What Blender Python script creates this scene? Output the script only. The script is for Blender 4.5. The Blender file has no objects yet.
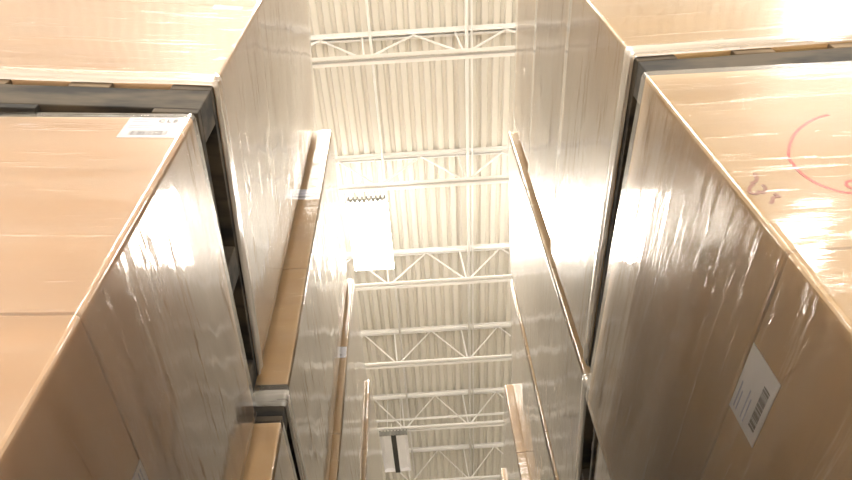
import bpy, bmesh, math, random
from mathutils import Vector, Matrix, noise
random.seed(5)
C = bpy.context.scene.collection
ZC = 0.73                      # camera height above the floor

# ------------------------------------------------------------------ helpers
def link(name, me, mat, parent=None, smooth=False):
    o = bpy.data.objects.new(name, me); C.objects.link(o)
    if mat is not None:
        me.materials.clear(); me.materials.append(mat)
    if smooth:
        for p in me.polygons: p.use_smooth = True
    if parent is not None: o.parent = parent
    return o

def mesh_of(name, bm):
    bmesh.ops.recalc_face_normals(bm, faces=bm.faces)
    me = bpy.data.meshes.new(name); bm.to_mesh(me); bm.free(); return me

def box(bm, x0, x1, y0, y1, z0, z1, bevel=0.0, seg=2):
    ret = bmesh.ops.create_cube(bm, size=1.0)
    vs = ret['verts']
    for v in vs:
        v.co = Vector(((x0 + x1) / 2 + v.co.x * (x1 - x0), (y0 + y1) / 2 + v.co.y * (y1 - y0), (z0 + z1) / 2 + v.co.z * (z1 - z0)))
    if bevel > 0:
        es = list({e for v in vs for e in v.link_edges})
        bmesh.ops.bevel(bm, geom=es, offset=bevel, segments=seg, affect='EDGES', profile=0.5)
    return vs

def box_mesh(name, *a, **k):
    bm = bmesh.new(); box(bm, *a, **k); return mesh_of(name, bm)

def tube(bm, pts, r, n=8):
    rings = []
    for i, p in enumerate(pts):
        p = Vector(p)
        a = Vector(pts[max(i - 1, 0)]); b = Vector(pts[min(i + 1, len(pts) - 1)])
        d = (b - a).normalized()
        s = d.cross(Vector((0, 0, 1)))
        if s.length < 1e-3: s = d.cross(Vector((0, 1, 0)))
        s.normalize(); t = s.cross(d)
        rings.append([bm.verts.new(p + (s * math.cos(2 * math.pi * k / n) + t * math.sin(2 * math.pi * k / n)) * r) for k in range(n)])
    for a, b in zip(rings, rings[1:]):
        for k in range(n): bm.faces.new((a[k], a[(k + 1) % n], b[(k + 1) % n], b[k]))
    bm.faces.new(rings[0]); bm.faces.new(rings[-1])

def empty(name, loc, rz=0.0, parent=None):
    o = bpy.data.objects.new(name, None); C.objects.link(o)
    o.location = loc; o.rotation_euler = (0, 0, rz); o.empty_display_size = 0.1
    if parent is not None: o.parent = parent
    return o

def tag(o, label, cat, group=None):
    o['label'] = label; o['category'] = cat
    if group: o['group'] = group
    return o

# ------------------------------------------------------------------ materials
def new_mat(name):
    m = bpy.data.materials.new(name); m.use_nodes = True
    nt = m.node_tree; nt.nodes.clear()
    out = nt.nodes.new('ShaderNodeOutputMaterial')
    return m, nt, out

def N(nt, kind, **kw):
    n = nt.nodes.new(kind)
    for k, v in kw.items(): setattr(n, k, v)
    return n

def mapped_noise(nt, scale3, scale=1.0, detail=3.0, rough=0.5):
    tc = N(nt, 'ShaderNodeTexCoord'); mp = N(nt, 'ShaderNodeMapping')
    mp.inputs['Scale'].default_value = scale3
    oi = N(nt, 'ShaderNodeObjectInfo')
    add = N(nt, 'ShaderNodeVectorMath', operation='ADD')
    cmb = N(nt, 'ShaderNodeMath', operation='MULTIPLY'); cmb.inputs[1].default_value = 37.0
    nt.links.new(oi.outputs['Random'], cmb.inputs[0])
    nt.links.new(tc.outputs['Object'], mp.inputs['Vector'])
    nt.links.new(mp.outputs['Vector'], add.inputs[0]); nt.links.new(cmb.outputs[0], add.inputs[1])
    no = N(nt, 'ShaderNodeTexNoise'); no.inputs['Scale'].default_value = scale
    no.inputs['Detail'].default_value = detail; no.inputs['Roughness'].default_value = rough
    nt.links.new(add.outputs[0], no.inputs['Vector'])
    return no

def ramp(nt, src, stops):
    r = N(nt, 'ShaderNodeValToRGB')
    el = r.color_ramp.elements
    while len(el) < len(stops): el.new(0.5)
    for e, (p, c) in zip(el, stops): e.position = p; e.color = (*c, 1) if len(c) == 3 else c
    nt.links.new(src, r.inputs['Fac']); return r

def principled(name, col, rough=0.5, noise_scale=None, col2=None, bump=0.0, metallic=0.0, coat=0.0, spec=0.5):
    m, nt, out = new_mat(name)
    p = N(nt, 'ShaderNodeBsdfPrincipled')
    p.inputs['Base Color'].default_value = (*col, 1); p.inputs['Roughness'].default_value = rough
    p.inputs['Metallic'].default_value = metallic; p.inputs['Coat Weight'].default_value = coat
    p.inputs['Specular IOR Level'].default_value = spec
    nt.links.new(p.outputs[0], out.inputs[0])
    if noise_scale:
        no = mapped_noise(nt, noise_scale, 1.0, 4.0)
        r = ramp(nt, no.outputs['Fac'], [(0.3, col), (0.7, col2 or col)])
        nt.links.new(r.outputs[0], p.inputs['Base Color'])
        if bump:
            b = N(nt, 'ShaderNodeBump'); b.inputs['Strength'].default_value = bump; b.inputs['Distance'].default_value = 0.004
            nt.links.new(no.outputs['Fac'], b.inputs['Height']); nt.links.new(b.outputs[0], p.inputs['Normal'])
    return m

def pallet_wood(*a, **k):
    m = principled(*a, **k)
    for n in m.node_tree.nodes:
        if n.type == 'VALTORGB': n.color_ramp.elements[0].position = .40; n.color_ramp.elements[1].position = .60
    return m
M = {}
M['kraft'] = principled('kraft_cardboard', (0.53, 0.33, 0.178), 0.55, (1.6, 1.6, 9.0), (0.61, 0.395, 0.225))
M['kraft_yellow'] = principled('yellowish_kraft_cardboard', (0.49, 0.315, 0.14), 0.55, (1.6, 1.6, 9.0), (0.56, 0.375, 0.18))
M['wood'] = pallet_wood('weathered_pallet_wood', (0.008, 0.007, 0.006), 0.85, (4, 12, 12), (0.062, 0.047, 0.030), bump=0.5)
M['wood_pale'] = pallet_wood('pale_pallet_wood', (0.09, 0.06, 0.032), 0.85, (3, 12, 12), (0.22, 0.16, 0.10), bump=0.4)
M['deck'] = principled('painted_deck', (0.71, 0.685, 0.63), 0.55, (0.5, 0.5, 0.5), (0.67, 0.64, 0.58))
M['steel'] = principled('painted_white_steel', (0.86, 0.85, 0.84), 0.4, (2, 2, 2), (0.82, 0.81, 0.79))
M['wall'] = principled('painted_wall', (0.72, 0.69, 0.62), 0.7, (0.4, 0.4, 0.4), (0.66, 0.63, 0.56))
M['floor'] = principled('sealed_concrete', (0.62, 0.585, 0.53), 0.4, (0.8, 0.8, 0.8), (0.70, 0.665, 0.61))
M['label'] = principled('white_label_paper', (0.84, 0.84, 0.88), 0.45, (8, 8, 8), (0.80, 0.80, 0.85))
M['ink'] = principled('black_label_ink', (0.10, 0.10, 0.12), 0.5, (20, 20, 20), (0.16, 0.16, 0.18))
M['blue_ink'] = principled('blue_label_ink', (0.38, 0.42, 0.60), 0.5, (20, 20, 20), (0.48, 0.52, 0.68))
M['red'] = principled('red_marker_ink', (0.62, 0.012, 0.012), 0.6, (30, 30, 30), (0.70, 0.03, 0.025))
M['brown_ink'] = principled('brown_marker_ink', (0.24, 0.06, 0.02), 0.6, (30, 30, 30), (0.36, 0.10, 0.04))
M['enamel'] = principled('white_enamel_reflector', (0.83, 0.82, 0.84), 0.3, (3, 3, 3), (0.79, 0.78, 0.80))
M['black'] = principled('black_ballast_cover', (0.015, 0.014, 0.013), 0.5, (5, 5, 5), (0.03, 0.028, 0.025))
M['fin'] = principled('grey_louvre_metal', (0.30, 0.30, 0.29), 0.4, (5, 5, 5), (0.42, 0.42, 0.40), metallic=0.6)

def film_material(name, haze_lo, haze_hi, rough, ior, gloss_gain, wr):
    m, nt, out = new_mat(name)
    # wrinkles run horizontally round the load: long in x/y, short in z
    n1 = mapped_noise(nt, (1.1, 1.1, 16.0), 1.0, 4.0, 0.55)
    n2 = mapped_noise(nt, (1.0, 1.0, 2.4), 1.5, 2.0, 0.4)
    n3 = mapped_noise(nt, (2.6, 2.6, 52.0), 1.0, 3.0, 0.6)
    b2 = N(nt, 'ShaderNodeBump'); b2.inputs['Strength'].default_value = 1.0; b2.inputs['Distance'].default_value = 0.013 * wr
    nt.links.new(n2.outputs['Fac'], b2.inputs['Height'])
    b1 = N(nt, 'ShaderNodeBump'); b1.inputs['Strength'].default_value = 1.0; b1.inputs['Distance'].default_value = 0.0028 * wr
    nt.links.new(n1.outputs['Fac'], b1.inputs['Height']); nt.links.new(b2.outputs[0], b1.inputs['Normal'])
    sh = ramp(nt, n3.outputs['Fac'], [(0.60, (0, 0, 0)), (0.70, (1, 1, 1))])
    b3 = N(nt, 'ShaderNodeBump'); b3.inputs['Strength'].default_value = 1.0; b3.inputs['Distance'].default_value = 0.0022
    nt.links.new(sh.outputs[0], b3.inputs['Height']); nt.links.new(b1.outputs[0], b3.inputs['Normal'])
    tr = N(nt, 'ShaderNodeBsdfTransparent'); tr.inputs[0].default_value = (0.96, 0.955, 0.95, 1)
    df = N(nt, 'ShaderNodeBsdfDiffuse'); df.inputs[0].default_value = (0.82, 0.765, 0.69, 1)
    gl = N(nt, 'ShaderNodeBsdfGlossy'); gl.inputs['Roughness'].default_value = rough; gl.inputs[0].default_value = (0.97, 0.96, 0.95, 1)
    nt.links.new(b3.outputs[0], gl.inputs['Normal'])
    hz = N(nt, 'ShaderNodeMapRange'); hz.inputs['From Min'].default_value = 0.35; hz.inputs['From Max'].default_value = 0.75
    hz.inputs['To Min'].default_value = haze_lo; hz.inputs['To Max'].default_value = haze_hi
    nt.links.new(n1.outputs['Fac'], hz.inputs['Value'])
    m1 = N(nt, 'ShaderNodeMixShader'); nt.links.new(hz.outputs[0], m1.inputs[0])
    nt.links.new(tr.outputs[0], m1.inputs[1]); nt.links.new(df.outputs[0], m1.inputs[2])
    fr = N(nt, 'ShaderNodeFresnel'); fr.inputs['IOR'].default_value = ior
    nt.links.new(b2.outputs[0], fr.inputs['Normal'])
    g = N(nt, 'ShaderNodeMath', operation='MULTIPLY'); g.use_clamp = True; g.inputs[1].default_value = gloss_gain
    nt.links.new(fr.outputs[0], g.inputs[0])
    m2 = N(nt, 'ShaderNodeMixShader'); nt.links.new(g.outputs[0], m2.inputs[0])
    g2 = N(nt, 'ShaderNodeBsdfGlossy'); g2.inputs['Roughness'].default_value = 0.30; g2.inputs[0].default_value = (0.97, 0.95, 0.93, 1)
    nt.links.new(b2.outputs[0], g2.inputs['Normal'])
    mg = N(nt, 'ShaderNodeMixShader'); mg.inputs[0].default_value = 0.22
    nt.links.new(gl.outputs[0], mg.inputs[1]); nt.links.new(g2.outputs[0], mg.inputs[2])
    nt.links.new(m1.outputs[0], m2.inputs[1]); nt.links.new(mg.outputs[0], m2.inputs[2])
    nt.links.new(m2.outputs[0], out.inputs[0])
    return m
M['film'] = film_material('clear_stretch_film', 0.02, 0.11, 0.085, 1.55, 1.5, 0.45)
M['hem'] = film_material('gathered_stretch_film', 0.22, 0.6, 0.10, 1.7, 1.4, 1.6)

def emit(name, col, s):
    m, nt, out = new_mat(name)
    e = N(nt, 'ShaderNodeEmission'); e.inputs[0].default_value = (*col, 1); e.inputs[1].default_value = s
    nt.links.new(e.outputs[0], out.inputs[0]); return m
M['tube'] = emit('lit_diffuser_lens', (1.0, 0.92, 0.81), 24.0)
M['uplight'] = emit('added_ceiling_uplight', (1.0, 0.92, 0.80), 2.4)  # glow added above each lit lamp to brighten the ceiling

# ------------------------------------------------------------------ room
X0, X1, Y0, Y1 = -9.0, 9.0, -8.0, 16.0
HC = 8.0 + ZC                  # top chord level
def struct(name, me, mat):
    o = link(name, me, mat); o['kind'] = 'structure'; return o
struct('floor', box_mesh('floor', X0, X1, Y0, Y1, -0.1, 0.0), M['floor'])
struct('wall_left', box_mesh('wall_left', X0 - .1, X0, Y0, Y1, 0, HC + .2), M['wall'])
struct('wall_right', box_mesh('wall_right', X1, X1 + .1, Y0, Y1, 0, HC + .2), M['wall'])
struct('wall_back', box_mesh('wall_back', X0, X1, Y1, Y1 + .1, 0, HC + .2), M['wall'])
bm = bmesh.new()                                 # unseen wall; wide opening added to let fill light onto the carton fronts
box(bm, X0, X1, Y0 - .1, Y0, 4.2, HC + .2); box(bm, X0, -7.0, Y0 - .1, Y0, 0, 4.2); box(bm, 7.0, X1, Y0 - .1, Y0, 0, 4.2)
struct('wall_front', mesh_of('wall_front', bm), M['wall'])
# corrugated roof deck, ribs along the aisle
bm = bmesh.new()
rib = 0.1524; prof = []
k = 0; x = X0
while x < X1:
    prof += [(x, 0.0), (x + .072, 0.0), (x + .092, 0.042), (x + rib - .02, 0.042)]
    x += rib
zb = HC + 0.035
pa = [bm.verts.new((px, Y0, zb + pz)) for px, pz in prof]; pb = [bm.verts.new((px, Y1, zb + pz)) for px, pz in prof]
for i in range(len(prof) - 1): bm.faces.new((pa[i], pa[i + 1], pb[i + 1], pb[i]))
ta = [bm.verts.new((px, yy, zb + .12)) for px in (X0, X1) for yy in (Y0, Y1)]
bm.faces.new((ta[0], ta[1], ta[3], ta[2]))
struct('ceiling', mesh_of('ceiling', bm), M['deck'])

# ------------------------------------------------------------------ roof joists
JS, JD, J0 = 1.7535, 0.738, 2.738
PX = 1.18                       # panel length of the web
WX0 = -0.56                     # a bottom panel point
def chord_bm(z, up):
    bm = bmesh.new()
    for s in (-1, 1):
        a, b = (0.016 * s, 0.062 * s); a, b = min(a, b), max(a, b)
        t0, t1 = (z + .026, z + .033) if up else (z - .033, z - .026)
        box(bm, X0, X1, a, b, t0, t1)                     # horizontal leg
        c, d = (0.016 * s, 0.023 * s); c, d = min(c, d), max(c, d)
        box(bm, X0, X1, c, d, z - .033, z + .033)         # vertical leg
    return bm
top_me = mesh_of('top_chord', chord_bm(0, True)); bot_me = mesh_of('bottom_chord', chord_bm(-JD, False))
bm = bmesh.new(); pts = []
n0 = int((X0 - WX0) / PX); n1 = int((X1 - WX0) / PX)
for n in range(n0, n1):
    pts.append((WX0 + n * PX + .035, 0, -JD + .02)); pts.append((WX0 + (n + .5) * PX - .0, 0, -.02))
    pts.append((WX0 + (n + 1) * PX - .035, 0, -JD + .02))
tube(bm, pts, 0.015, 8); web_me = mesh_of('web_rod', bm)
bm = bmesh.new(); tube(bm, [(-.012, 0, -JD + .02), (-.06, 0, -.02)], 0.013, 8); ver_me = mesh_of('vertical_strut', bm)
order = ['first', 'second', 'third', 'fourth', 'fifth', 'sixth']
for j in range(-6, 8):
    y = J0 + JS * j
    r = empty('roof_joist', (0, y, HC))
    if 0 <= j < 6: lab = f'white open-web steel roof joist, {order[j]} from the top of the picture'
    elif j >= 6: lab = 'white open-web steel roof joist near the far wall, ' + ('nearer one' if j == 6 else 'farther one')
    else: lab = f'white open-web steel roof joist over the cross aisle, {order[-j - 1]} back from the stacks'
    tag(r, lab, 'roof joist', 'white roof joists')
    link('top_chord', top_me, M['steel'], r); link('bottom_chord', bot_me, M['steel'], r); link('web_rod', web_me, M['steel'], r)
    for n in range(-2, 3) if 0 <= j < 6 else ():
        v = link('vertical_strut', ver_me, M['steel'], r); v.location.x = WX0 + n * PX

# conduits and pipe under the deck
def pipe(name, pts, r, label, cat):
    bm = bmesh.new(); tube(bm, pts, r, 10)
    return tag(link(name, mesh_of(name, bm), M['steel'], None, True), label, cat)
zc = HC - .075
pipe('conduit', [(-.515, Y0 + .02, zc), (-.515, Y1 - .02, zc)], .018, 'thin white conduit along the roof, beside the lit lamp', 'conduit')
pipe('conduit', [(.70, Y0 + .02, zc), (.70, Y1 - .02, zc)], .024, 'thicker white conduit of the pair near the right stacks', 'conduit')
pipe('conduit', [(.765, Y0 + .02, zc), (.765, Y1 - .02, zc)], .014, 'thinner white conduit running beside the thicker right one', 'conduit')
pipe('sprinkler_pipe', [(X0 + .02, 10.30, HC - .12), (X1 - .02, 10.30, HC - .12)], .026, 'white sprinkler pipe crossing just under the far roof deck', 'pipe')

# ------------------------------------------------------------------ high-bay lamps
LW, LL = 0.50, 1.10
def lamp_meshes():
    out = {}
    bm = bmesh.new()
    for s in (-1, 1):                                   # two folded reflector pans
        xs = [.045, .075, .19, .235, .25]; zs = [.0, .055, .075, .045, .0]
        rows = []
        for y in (-LL / 2, LL / 2):
            rows.append([bm.verts.new((s * a, y, b)) for a, b in zip(xs, zs)] + [bm.verts.new((s * a, y, b + .006)) for a, b in reversed(list(zip(xs, zs)))])
        n = len(rows[0])
        for k in range(n): bm.faces.new((rows[0][k], rows[0][(k + 1) % n], rows[1][(k + 1) % n], rows[1][k]))
        bm.faces.new(rows[0]); bm.faces.new(rows[1])
    out['reflector'] = mesh_of('reflector', bm)
    out['ballast_cover'] = box_mesh('ballast_cover', -.045, .045, -LL / 2 - .01, LL / 2 + .04, -.012, .085, bevel=.006)
    bm = bmesh.new()
    for k in range(9):
        x = -.24 + k * .06
        box(bm, x - .011, x + .011, -LL / 2 - .05, -LL / 2 - .002, -.01, .08)
    box(bm, -.25, .25, -LL / 2 - .012, -LL / 2 - .002, -.005, .085)
    out['louvre'] = mesh_of('louvre', bm)
    bm = bmesh.new()
    box(bm, -.25, .25, LL / 2 + .002, LL / 2 + .012, -.005, .085); out['end_cap'] = mesh_of('end_cap', bm)
    bm = bmesh.new(); box(bm, -.275, .275, -LL / 2 - .01, LL / 2 + .01, -.045, -.02, bevel=.01); out['lens'] = mesh_of('diffuser_lens', bm)
    bm = bmesh.new(); box(bm, -.2, .2, -LL / 2 + .04, LL / 2 - .04, .10, .106); out['up'] = mesh_of('added_uplight_panel', bm)  # extra emissive panel on top, added to throw light at the roof deck
    bm = bmesh.new()
    for sx in (-.12, .12): tube(bm, [(sx, 0, .07), (sx, 0, HC + .03 - 7.0 - ZC)], .006, 6)
    out['hang'] = mesh_of('hanger', bm)
    return out
LM = lamp_meshes()
def lamp(x, y, lit, label):
    r = empty('high_bay_lamp', (x, y, 7.0 + ZC)); tag(r, label, 'lamp', 'hanging high-bay lamps')
    link('reflector', LM['reflector'], M['enamel'], r, False)
    link('ballast_cover', LM['ballast_cover'], M['black'], r)
    link('louvre', LM['louvre'], M['fin'], r); link('end_cap', LM['end_cap'], M['enamel'], r)
    if lit:
        link('diffuser_lens', LM['lens'], M['tube'], r)
        link('added_uplight_panel', LM['up'], M['uplight'], r)
    for yy in (-LL / 2 + .1, LL / 2 - .1):
        h = link('hanger', LM['hang'], M['steel'], r); h.location.y = yy
    return r
lamp(-.72, 5.13, True, 'glaring lit high-bay lamp in the middle of the roof')
lamp(-.76, 10.13, False, 'unlit white twin-panel lamp with black centre bar, far end')
for x, y, w in [(-.72, -.4, 'directly above the camera, left of centre'), (.45, -.6, 'added as fill above the camera, right of centre'), (-.72, -6.4, 'behind the camera over the cross aisle'),  # the right-of-centre one is added to fill the aisle faces
                (1.9, 5.15, 'above the second right stack'), (-2.1, 5.2, 'above the second left stack'), (4.5, -1.0, 'over the cross aisle on the right, inner of a near pair'), (5.3, -1.0, 'over the cross aisle on the right, outer of a near pair'), (5.5, -4.7, 'over the cross aisle on the right, farther one'),
                (5.3, 5.1, 'over the loads beyond the right stacks'), (-6.3, -.4, 'over the cross aisle on the left, nearer one'),
                (-6.3, -5.0, 'over the cross aisle on the left, farther one'),
                (-1.8, -3.0, 'added as fill behind the camera, front pair, left one'), (-1.0, -3.0, 'added as fill behind the camera, front pair, right one'),  # front pair: unseen lamps added to brighten the carton fronts
                (-1.9, -4.4, 'added as fill behind the camera, rear pair, left one'), (-1.0, -4.4, 'added as fill behind the camera, rear pair, right one'), (-6.3, 5.1, 'over the loads beyond the left stacks')]:  # rear pair likewise added to light the carton fronts
    lamp(x, y, True, 'lit high-bay lamp ' + w)

# ------------------------------------------------------------------ pallets, cartons, wrap
CW, CD = 0.79, 1.10
PH = 0.152
TH = 0.6278
GAP = 0.0005
Z0 = 0.0                                         # floor
def carton_mesh(side, d=CD):
    """a big carton; origin at its front corner on the aisle, body away from the aisle"""
    bm = bmesh.new()
    x0, x1 = (-CW, 0) if side < 0 else (0, CW)
    box(bm, x0, x1, 0, d, 0, TH - .003, bevel=.006, seg=2)
    bmesh.ops.subdivide_edges(bm, edges=[e for e in bm.edges if e.calc_length() > .3], cuts=7, use_grid_fill=True)
    return mesh_of('carton', bm)
def tape_mesh(side, d):
    x0, x1 = (-CW, 0) if side < 0 else (0, CW); xm = (x0 + x1) / 2
    return box_mesh('packing_tape', xm - .03, xm + .03, .002, d - .002, TH - .0032, TH - .0026)
CM = {}
def film_shell(side, d, z0, z1, seed, drop, tall=True):
    """open film sleeve round the load, slightly uneven, with real pleats"""
    bm = bmesh.new(); e = .0045; r = .008
    xa, xb = (-CW - e, e) if side < 0 else (-e, CW + e)
    ya, yb = -e, d + e
    path = []
    def seg(p, q, n):
        L = math.hypot(q[0] - p[0], q[1] - p[1])
        for t in [0.0, .004 / L, .016 / L] + [i / n for i in range(1, n)] + [1 - .016 / L, 1 - .004 / L]:
            path.append((p[0] + (q[0] - p[0]) * t, p[1] + (q[1] - p[1]) * t))
    def arc(cx, cy, a0):
        for i in range(5):
            a = a0 + math.pi / 2 * i / 5; path.append((cx + r * math.cos(a), cy + r * math.sin(a)))
    seg((xa + r, ya), (xb - r, ya), 14); arc(xb - r, ya + r, -math.pi / 2)
    seg((xb, ya + r), (xb, yb - r), 20); arc(xb - r, yb - r, 0)
    seg((xb - r, yb), (xa + r, yb), 14); arc(xa + r, yb - r, math.pi / 2)
    seg((xa, yb - r), (xa, ya + r), 20); arc(xa + r, ya + r, math.pi)
    nz = 44; rows = []
    cx, cy = (xa + xb) / 2, (ya + yb) / 2
    for k in range(nz + 1):
        z = z0 - drop + (z1 - z0 + drop) * k / nz
        row = []
        for (px, py) in path:
            o = .0022 * (1 + noise.noise(Vector((px * 1.6 + seed * 7.1, py * 1.6, z * 3.4)))) + .0010 * (1 + noise.noise(Vector((px * 1.2, py * 1.2 + seed * 3.7, z * 15))))
            if k == 0: z_ = z + .018 * noise.noise(Vector((px * 5, py * 5, seed)))
            else: z_ = z
            nx = max(0, min(1, (px - xb + r) / r)) - max(0, min(1, (xa + r - px) / r)); ny = max(0, min(1, (py - yb + r) / r)) - max(0, min(1, (ya + r - py) / r))
            row.append(bm.verts.new((px + nx * o, py + ny * o, z_)))
        rows.append(row)
    n = len(path)
    for a, b in zip(rows, rows[1:]):
        for i in range(n): bm.faces.new((a[i], a[(i + 1) % n], b[(i + 1) % n], b[i]))
    shell = mesh_of('stretch_wrap', bm)
    # gathered hem: a bunched band of film at the bottom edge
    bm = bmesh.new(); nb = 7; rows = []
    for k in range(nb + 1):
        t = k / nb; z = z0 - drop + (.066 * t) - .010; row = []
        for i, (px, py) in enumerate(path):
            o = .001 + .003 * min(1, t * 4) + .0055 * math.sin(math.pi * t) + .002 * math.sin(t * 12.5) + .0015 * noise.noise(Vector((px * 2.2 + seed, py * 2.2, t * 4)))
            zz = z + .010 * noise.noise(Vector((px * 3.1, py * 3.1 + seed * 5, 1.7)))
            nx = max(0, min(1, (px - xb + r) / r)) - max(0, min(1, (xa + r - px) / r)); ny = max(0, min(1, (py - yb + r) / r)) - max(0, min(1, (ya + r - py) / r))
            row.append(bm.verts.new((px + nx * o, py + ny * o, zz)))
        rows.append(row)
    for a, b in zip(rows, rows[1:]):
        for i in range(n): bm.faces.new((a[i], a[(i + 1) % n], b[(i + 1) % n], b[i]))
    return shell, mesh_of('bottom_hem', bm)

# shipping label: printed paper with text rows and a barcode; lies in its local x (width) / z (height) plane, facing -y
def label_mesh(w, h):
    return box_mesh('shipping_label', 0, w, -.0012, 0, 0, h)
def barcode_mesh(w, h, n=34, seed=1):
    rnd = random.Random(seed); bm = bmesh.new(); x = 0
    while x < w:
        t = rnd.choice((.0012, .002, .003)); box(bm, x, min(x + t, w), -.0017, -.0011, 0, h); x += t + rnd.choice((.001, .0016, .0024))
    return mesh_of('barcode', bm)
def textrows_mesh(rows):
    bm = bmesh.new()
    for x, w, z, h in rows: box(bm, x, x + w, -.0017, -.0011, z, z + h)
    return mesh_of('text_lines', bm)
def put_label(parent, loc, rz, w, h, seed, letters=None, blue=False, ry=0.0):
    lb = link('shipping_label', label_mesh(w, h), M['label'], parent); lb.location = loc; lb.rotation_euler = (0, ry, rz)
    lb['label'] = 'white paper shipping label with a barcode'
    if w > .1:
        bc = link('barcode', barcode_mesh(w * .62, h * .20, seed=seed), M['ink'], lb); bc.location = (w * .16, 0, h * .12)
        rows = [(w * .08, w * .40, h * .86, h * .035), (w * .08, w * .30, h * .77, h * .03), (w * .08, w * .44, h * .58, h * .03), (w * .08, w * .36, h * .48, h * .03)]
        link('text_lines', textrows_mesh(rows), M['blue_ink'], lb)
        if letters:
            cu = bpy.data.curves.new('lettering', 'FONT'); cu.body = letters; cu.size = h * .20; cu.space_character = 1.5
            cu.extrude = .0003; cu.offset = .0007; cu.materials.append(M['ink'])
            tmp = bpy.data.objects.new('lettering_source', cu)
            tm = bpy.data.meshes.new_from_object(tmp); bpy.data.objects.remove(tmp); bpy.data.curves.remove(cu)
            tm.name = 'lettering'; t = link('lettering', tm, M['ink'], lb)
            t.location = (w * .52, -.0016, h * .75); t.rotation_euler = (math.pi / 2, 0, 0)
    return lb

def pallet(x, y, z, rz, side, d, label, group):
    r = empty('wooden_pallet', (x, y, z), rz); tag(r, label, 'pallet', group)
    x0, x1 = (-CW, 0) if side < 0 else (0, CW)
    ins = -.002
    for (ya, yb) in ((ins, .085), (d * .5 - .05, d * .5 + .05), (d - .10, d - ins)):
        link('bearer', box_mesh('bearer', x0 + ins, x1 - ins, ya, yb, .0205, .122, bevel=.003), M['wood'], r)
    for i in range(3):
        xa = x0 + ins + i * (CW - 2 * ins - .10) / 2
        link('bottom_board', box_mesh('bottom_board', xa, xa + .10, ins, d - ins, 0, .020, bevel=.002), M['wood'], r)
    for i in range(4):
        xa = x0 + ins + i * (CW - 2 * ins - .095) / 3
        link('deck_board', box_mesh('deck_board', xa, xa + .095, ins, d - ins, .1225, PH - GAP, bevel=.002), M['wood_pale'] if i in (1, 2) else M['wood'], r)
    # short spacer blocks seen in the fork openings on the aisle side
    for i, yy in enumerate((.20, d * .5 + .16, d * .5 - .22)):
        xa, xb = (-.16, -.03) if side < 0 else (.03, .16)
        link('spacer_block', box_mesh('spacer_block', xa, xb, yy, yy + .05, .0205, .122, bevel=.003), M['wood_pale'], r)
    return r

TIER = ['bottom', 'middle', 'top']
def load(side, x, y, z, rz, where, lvl, seed, d=CD, drop=0.0, lean=0.0):
    """one pallet load: pallet, three cartons, stretch wrap, all separate things"""
    sname = 'left' if side < 0 else 'right'
    grp = f'{sname} row'
    pallet(x, y, z, rz, side, d, f'dark weathered wooden pallet under the {lvl} load of the {where}', 'wooden pallets under the loads')
    res = []
    for t in range(3):
        key = (side, d)
        if key not in CM: CM[key] = (carton_mesh(side, d), tape_mesh(side, d))
        zz = z + PH + t * TH
        c = link('carton', CM[key][0] if side < 0 else CM[key][0], M['kraft' if side < 0 and y < 1 else 'kraft_yellow']); c.location = (x + lean * t / 3, y, zz); c.rotation_euler = (0, 0, rz)
        tag(c, f'wide brown carton, {TIER[t]} of the {lvl} load of the {where}', 'carton', 'brown cartons in the wrapped loads')
        res.append(c)
    sh, hem = film_shell(side, d, z + PH, z + PH + 3 * TH - .004, seed, drop)
    xm = -CW / 2 if side < 0 else CW / 2
    for me in (sh, hem) if lean else ():
        for v in me.vertices:                      # the film follows the stepped cartons
            k = (v.co.z - z - PH + (-.035 if v.co.x < xm else .035)) / TH
            v.co.x += lean / 3 * max(0, min(2, math.floor(k)))
    w = link('stretch_wrap', sh, M['film'], None, True); w.location = (x, y, 0); w.rotation_euler = (0, 0, rz)
    tag(w, f'clear shiny stretch wrap around the {lvl} load of the {where}', 'plastic wrap', 'stretch wrap on the pallet loads')
    h = link('bottom_hem', hem, M['hem'], w, True); h['label'] = 'bunched whitish bottom edge of the film'
    return res

R = math.radians
ZU = PH + 3 * TH                                  # bottom of the upper pallet
def stack(side, where, lower, upper, seed, d=CD, drop=0.0, lean=0.0):
    a = load(side, lower[0], lower[1], 0.0, R(lower[2]), where, 'lower', seed, d)
    b = load(side, upper[0], upper[1], ZU, R(upper[2]), where, 'upper', seed + 50, d, drop, lean)
    return a, b
# rz in Blender turns +y towards -x, so the far end swings to +x for negative angles
LA = stack(-1, 'front left stack', (-.4923, .5981, 4.27), (-.4828, .5935, 5.8), 1, d=1.02)
LB = stack(-1, 'second left stack', (-.4958, 1.6734, 1.68), (-.4958, 1.6734, 2.3), 2, d=1.07, drop=.09)
LC = stack(-1, 'third left stack', (-.5082, 2.8019, 0), (-.503, 2.8019, 1.0), 3, d=1.0)
LD = stack(-1, 'fourth left stack', (-.4985, 3.8442, 0), (-.495, 3.8442, 0), 4)
LE = stack(-1, 'fifth left stack', (-.515, 4.985, 0), (-.515, 4.985, 0), 5)
RA = stack(1, 'front right stack', (.5049, .5647, .65), (.5321, .586, -.4), 11, d=1.08, lean=.040)
RB = stack(1, 'second right stack', (.5537, 1.7536, -2.57), (.538, 1.7536, -3.0), 12, d=1.07, drop=.03)
RC = stack(1, 'third right stack', (.5906, 2.9, -2.78), (.588, 2.9, -2.9), 13, d=1.06)
RD = stack(1, 'fourth right stack', (.5759, 4.0024, -1.3), (.5759, 4.0024, -1.3), 14)
RE = stack(1, 'fifth right stack', (.572, 5.15, 0), (.572, 5.15, 0), 15)
LN = stack(-1, 'outermost left stack', (-1.42, .56, 0), (-1.42, .56, 0), 21, d=1.03)

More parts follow.
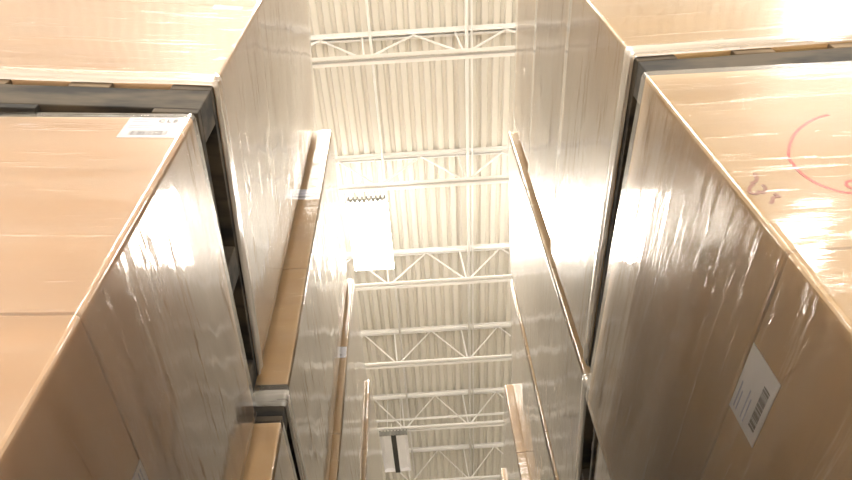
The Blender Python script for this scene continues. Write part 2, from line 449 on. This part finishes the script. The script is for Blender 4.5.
def relabel(o, s): o['label'] = s
relabel(LA[0][2], 'brown carton with white barcode label at its top right corner, front left stack')
relabel(LA[0][1], 'brown carton just under the labelled one at lower left, front left stack')
relabel(LA[1][0], 'wide brown carton standing on the dark pallet at upper left, front left stack')
relabel(LA[1][1], 'brown carton along the top left edge, above a small white sticker')
relabel(LB[1][1], 'brown carton strip with a white label at mid height, second left stack')
relabel(LC[1][1], 'narrow brown carton strip with a small white label, third left stack')
relabel(RA[0][2], 'brown carton marked with a large red marker arc, front right stack')
relabel(RA[0][1], 'brown carton with a tilted white label at lower right, front right stack')
relabel(RA[1][0], 'wide glaring brown carton on the pallet at upper right, front right stack')

# labels (carton-local coordinates: origin at the front aisle corner, z up from the carton's base)
put_label(LA[0][2], (-.131, -.0006, TH - .104), 0, .126, .092, 3, 'CLE')
lb = put_label(LA[1][0], (-.135, -.0006, TH - .042), 0, .09, .034, 4, ry=R(3)); lb['label'] = 'small white sticker just under the carton top'
put_label(LB[1][1], (-.125, -.0006, TH - .096), 0, .122, .088, 5)
put_label(LC[1][1], (-.125, -.0006, TH - .096), 0, .122, .088, 6)
# on the aisle side of the lower right carton and the lower left carton
put_label(RA[0][1], (-.0006, .178 + .149, TH - .092), -math.pi / 2, .150, .085, 7)
put_label(LA[0][1], (.0006, .345, TH - .100), math.pi / 2, .150, .095, 8)

# red marker and scribbles on the front of the labelled right carton
def strokes(name, lines, w, mat, parent, label):
    bm = bmesh.new()
    for ln in lines:
        P = [Vector((a, 0, b)) for a, b in ln]
        # smooth by Catmull-Rom
        Q = []
        for i in range(len(P) - 1):
            p0, p1, p2, p3 = P[max(i - 1, 0)], P[i], P[i + 1], P[min(i + 2, len(P) - 1)]
            for s in range(5):
                t = s / 5
                Q.append(.5 * ((2 * p1) + (p2 - p0) * t + (2 * p0 - 5 * p1 + 4 * p2 - p3) * t * t + (3 * p1 - p0 - 3 * p2 + p3) * t ** 3))
        Q.append(P[-1])
        va = []
        for i, q in enumerate(Q):
            dr = (Q[min(i + 1, len(Q) - 1)] - Q[max(i - 1, 0)]).normalized(); nn = Vector((-dr.z, 0, dr.x))
            va.append([bm.verts.new(q + nn * w / 2 + Vector((0, yy, 0))) for yy in (-.0014, -.0004)] + [bm.verts.new(q - nn * w / 2 + Vector((0, yy, 0))) for yy in (-.0004, -.0014)])
        for a, b in zip(va, va[1:]):
            for k in range(4): bm.faces.new((a[k], a[(k + 1) % 4], b[(k + 1) % 4], b[k]))
    o = link(name, mesh_of(name, bm), mat, parent); o['label'] = label; return o
zt0 = ZU - TH - ZC                                # base of that carton in camera heights
def up(L): return [(a, b - zt0) for a, b in L]
strokes('marker_arc', [up([(.275, 1.071), (.243, 1.058), (.207, 1.033), (.174, 1.001), (.144, .959), (.125, .923), (.121, .899), (.119, .873), (.125, .845), (.136, .826), (.149, .813), (.167, .806), (.19, .803), (.215, .803)]),
                       up([(.190, .842), (.176, .838), (.170, .826), (.178, .815), (.192, .813)])], .0052, M['red'], RA[0][2], 'red marker arc with a small loop')
strokes('marker_scribble', [up([(.046, .878), (.042, .862), (.034, .852), (.026, .850)]), up([(.030, .846), (.020, .838), (.013, .823), (.021, .818), (.030, .826)]),
                            up([(.043, .843), (.042, .832), (.033, .820), (.030, .823)]), up([(.048, .816), (.052, .808), (.042, .806), (.036, .796), (.030, .790)])],
        .006, M['brown_ink'], RA[0][2], 'small reddish brown handwritten scribble')

# ------------------------------------------------------------------ camera, world, view
cam = bpy.data.cameras.new('camera'); cam.sensor_width = 36; cam.lens = 36 * 633.3 / 852; cam.clip_start = .02
co = bpy.data.objects.new('camera', cam); C.objects.link(co)
rt = Vector((.99806, .047591, -.040139)); upv = Vector((.062157, -.798319, .599018)); fw = Vector((.003535, .600351, .799729))
mt = Matrix(((rt.x, upv.x, -fw.x, 0), (rt.y, upv.y, -fw.y, 0), (rt.z, upv.z, -fw.z, 0), (0, 0, 0, 1)))
mt.translation = Vector((0, 0, ZC)); co.matrix_world = mt
bpy.context.scene.camera = co
w = bpy.data.worlds.new('world'); bpy.context.scene.world = w; w.use_nodes = True
w.node_tree.nodes['Background'].inputs[0].default_value = (1, .95, .88, 1); w.node_tree.nodes['Background'].inputs[1].default_value = 2.0
vs = bpy.context.scene.view_settings
vs.view_transform = 'Standard'; vs.look = 'None'; vs.exposure = 1.32; vs.gamma = 1.0; vs.use_curve_mapping = False
bpy.context.scene.cycles.use_denoising = True
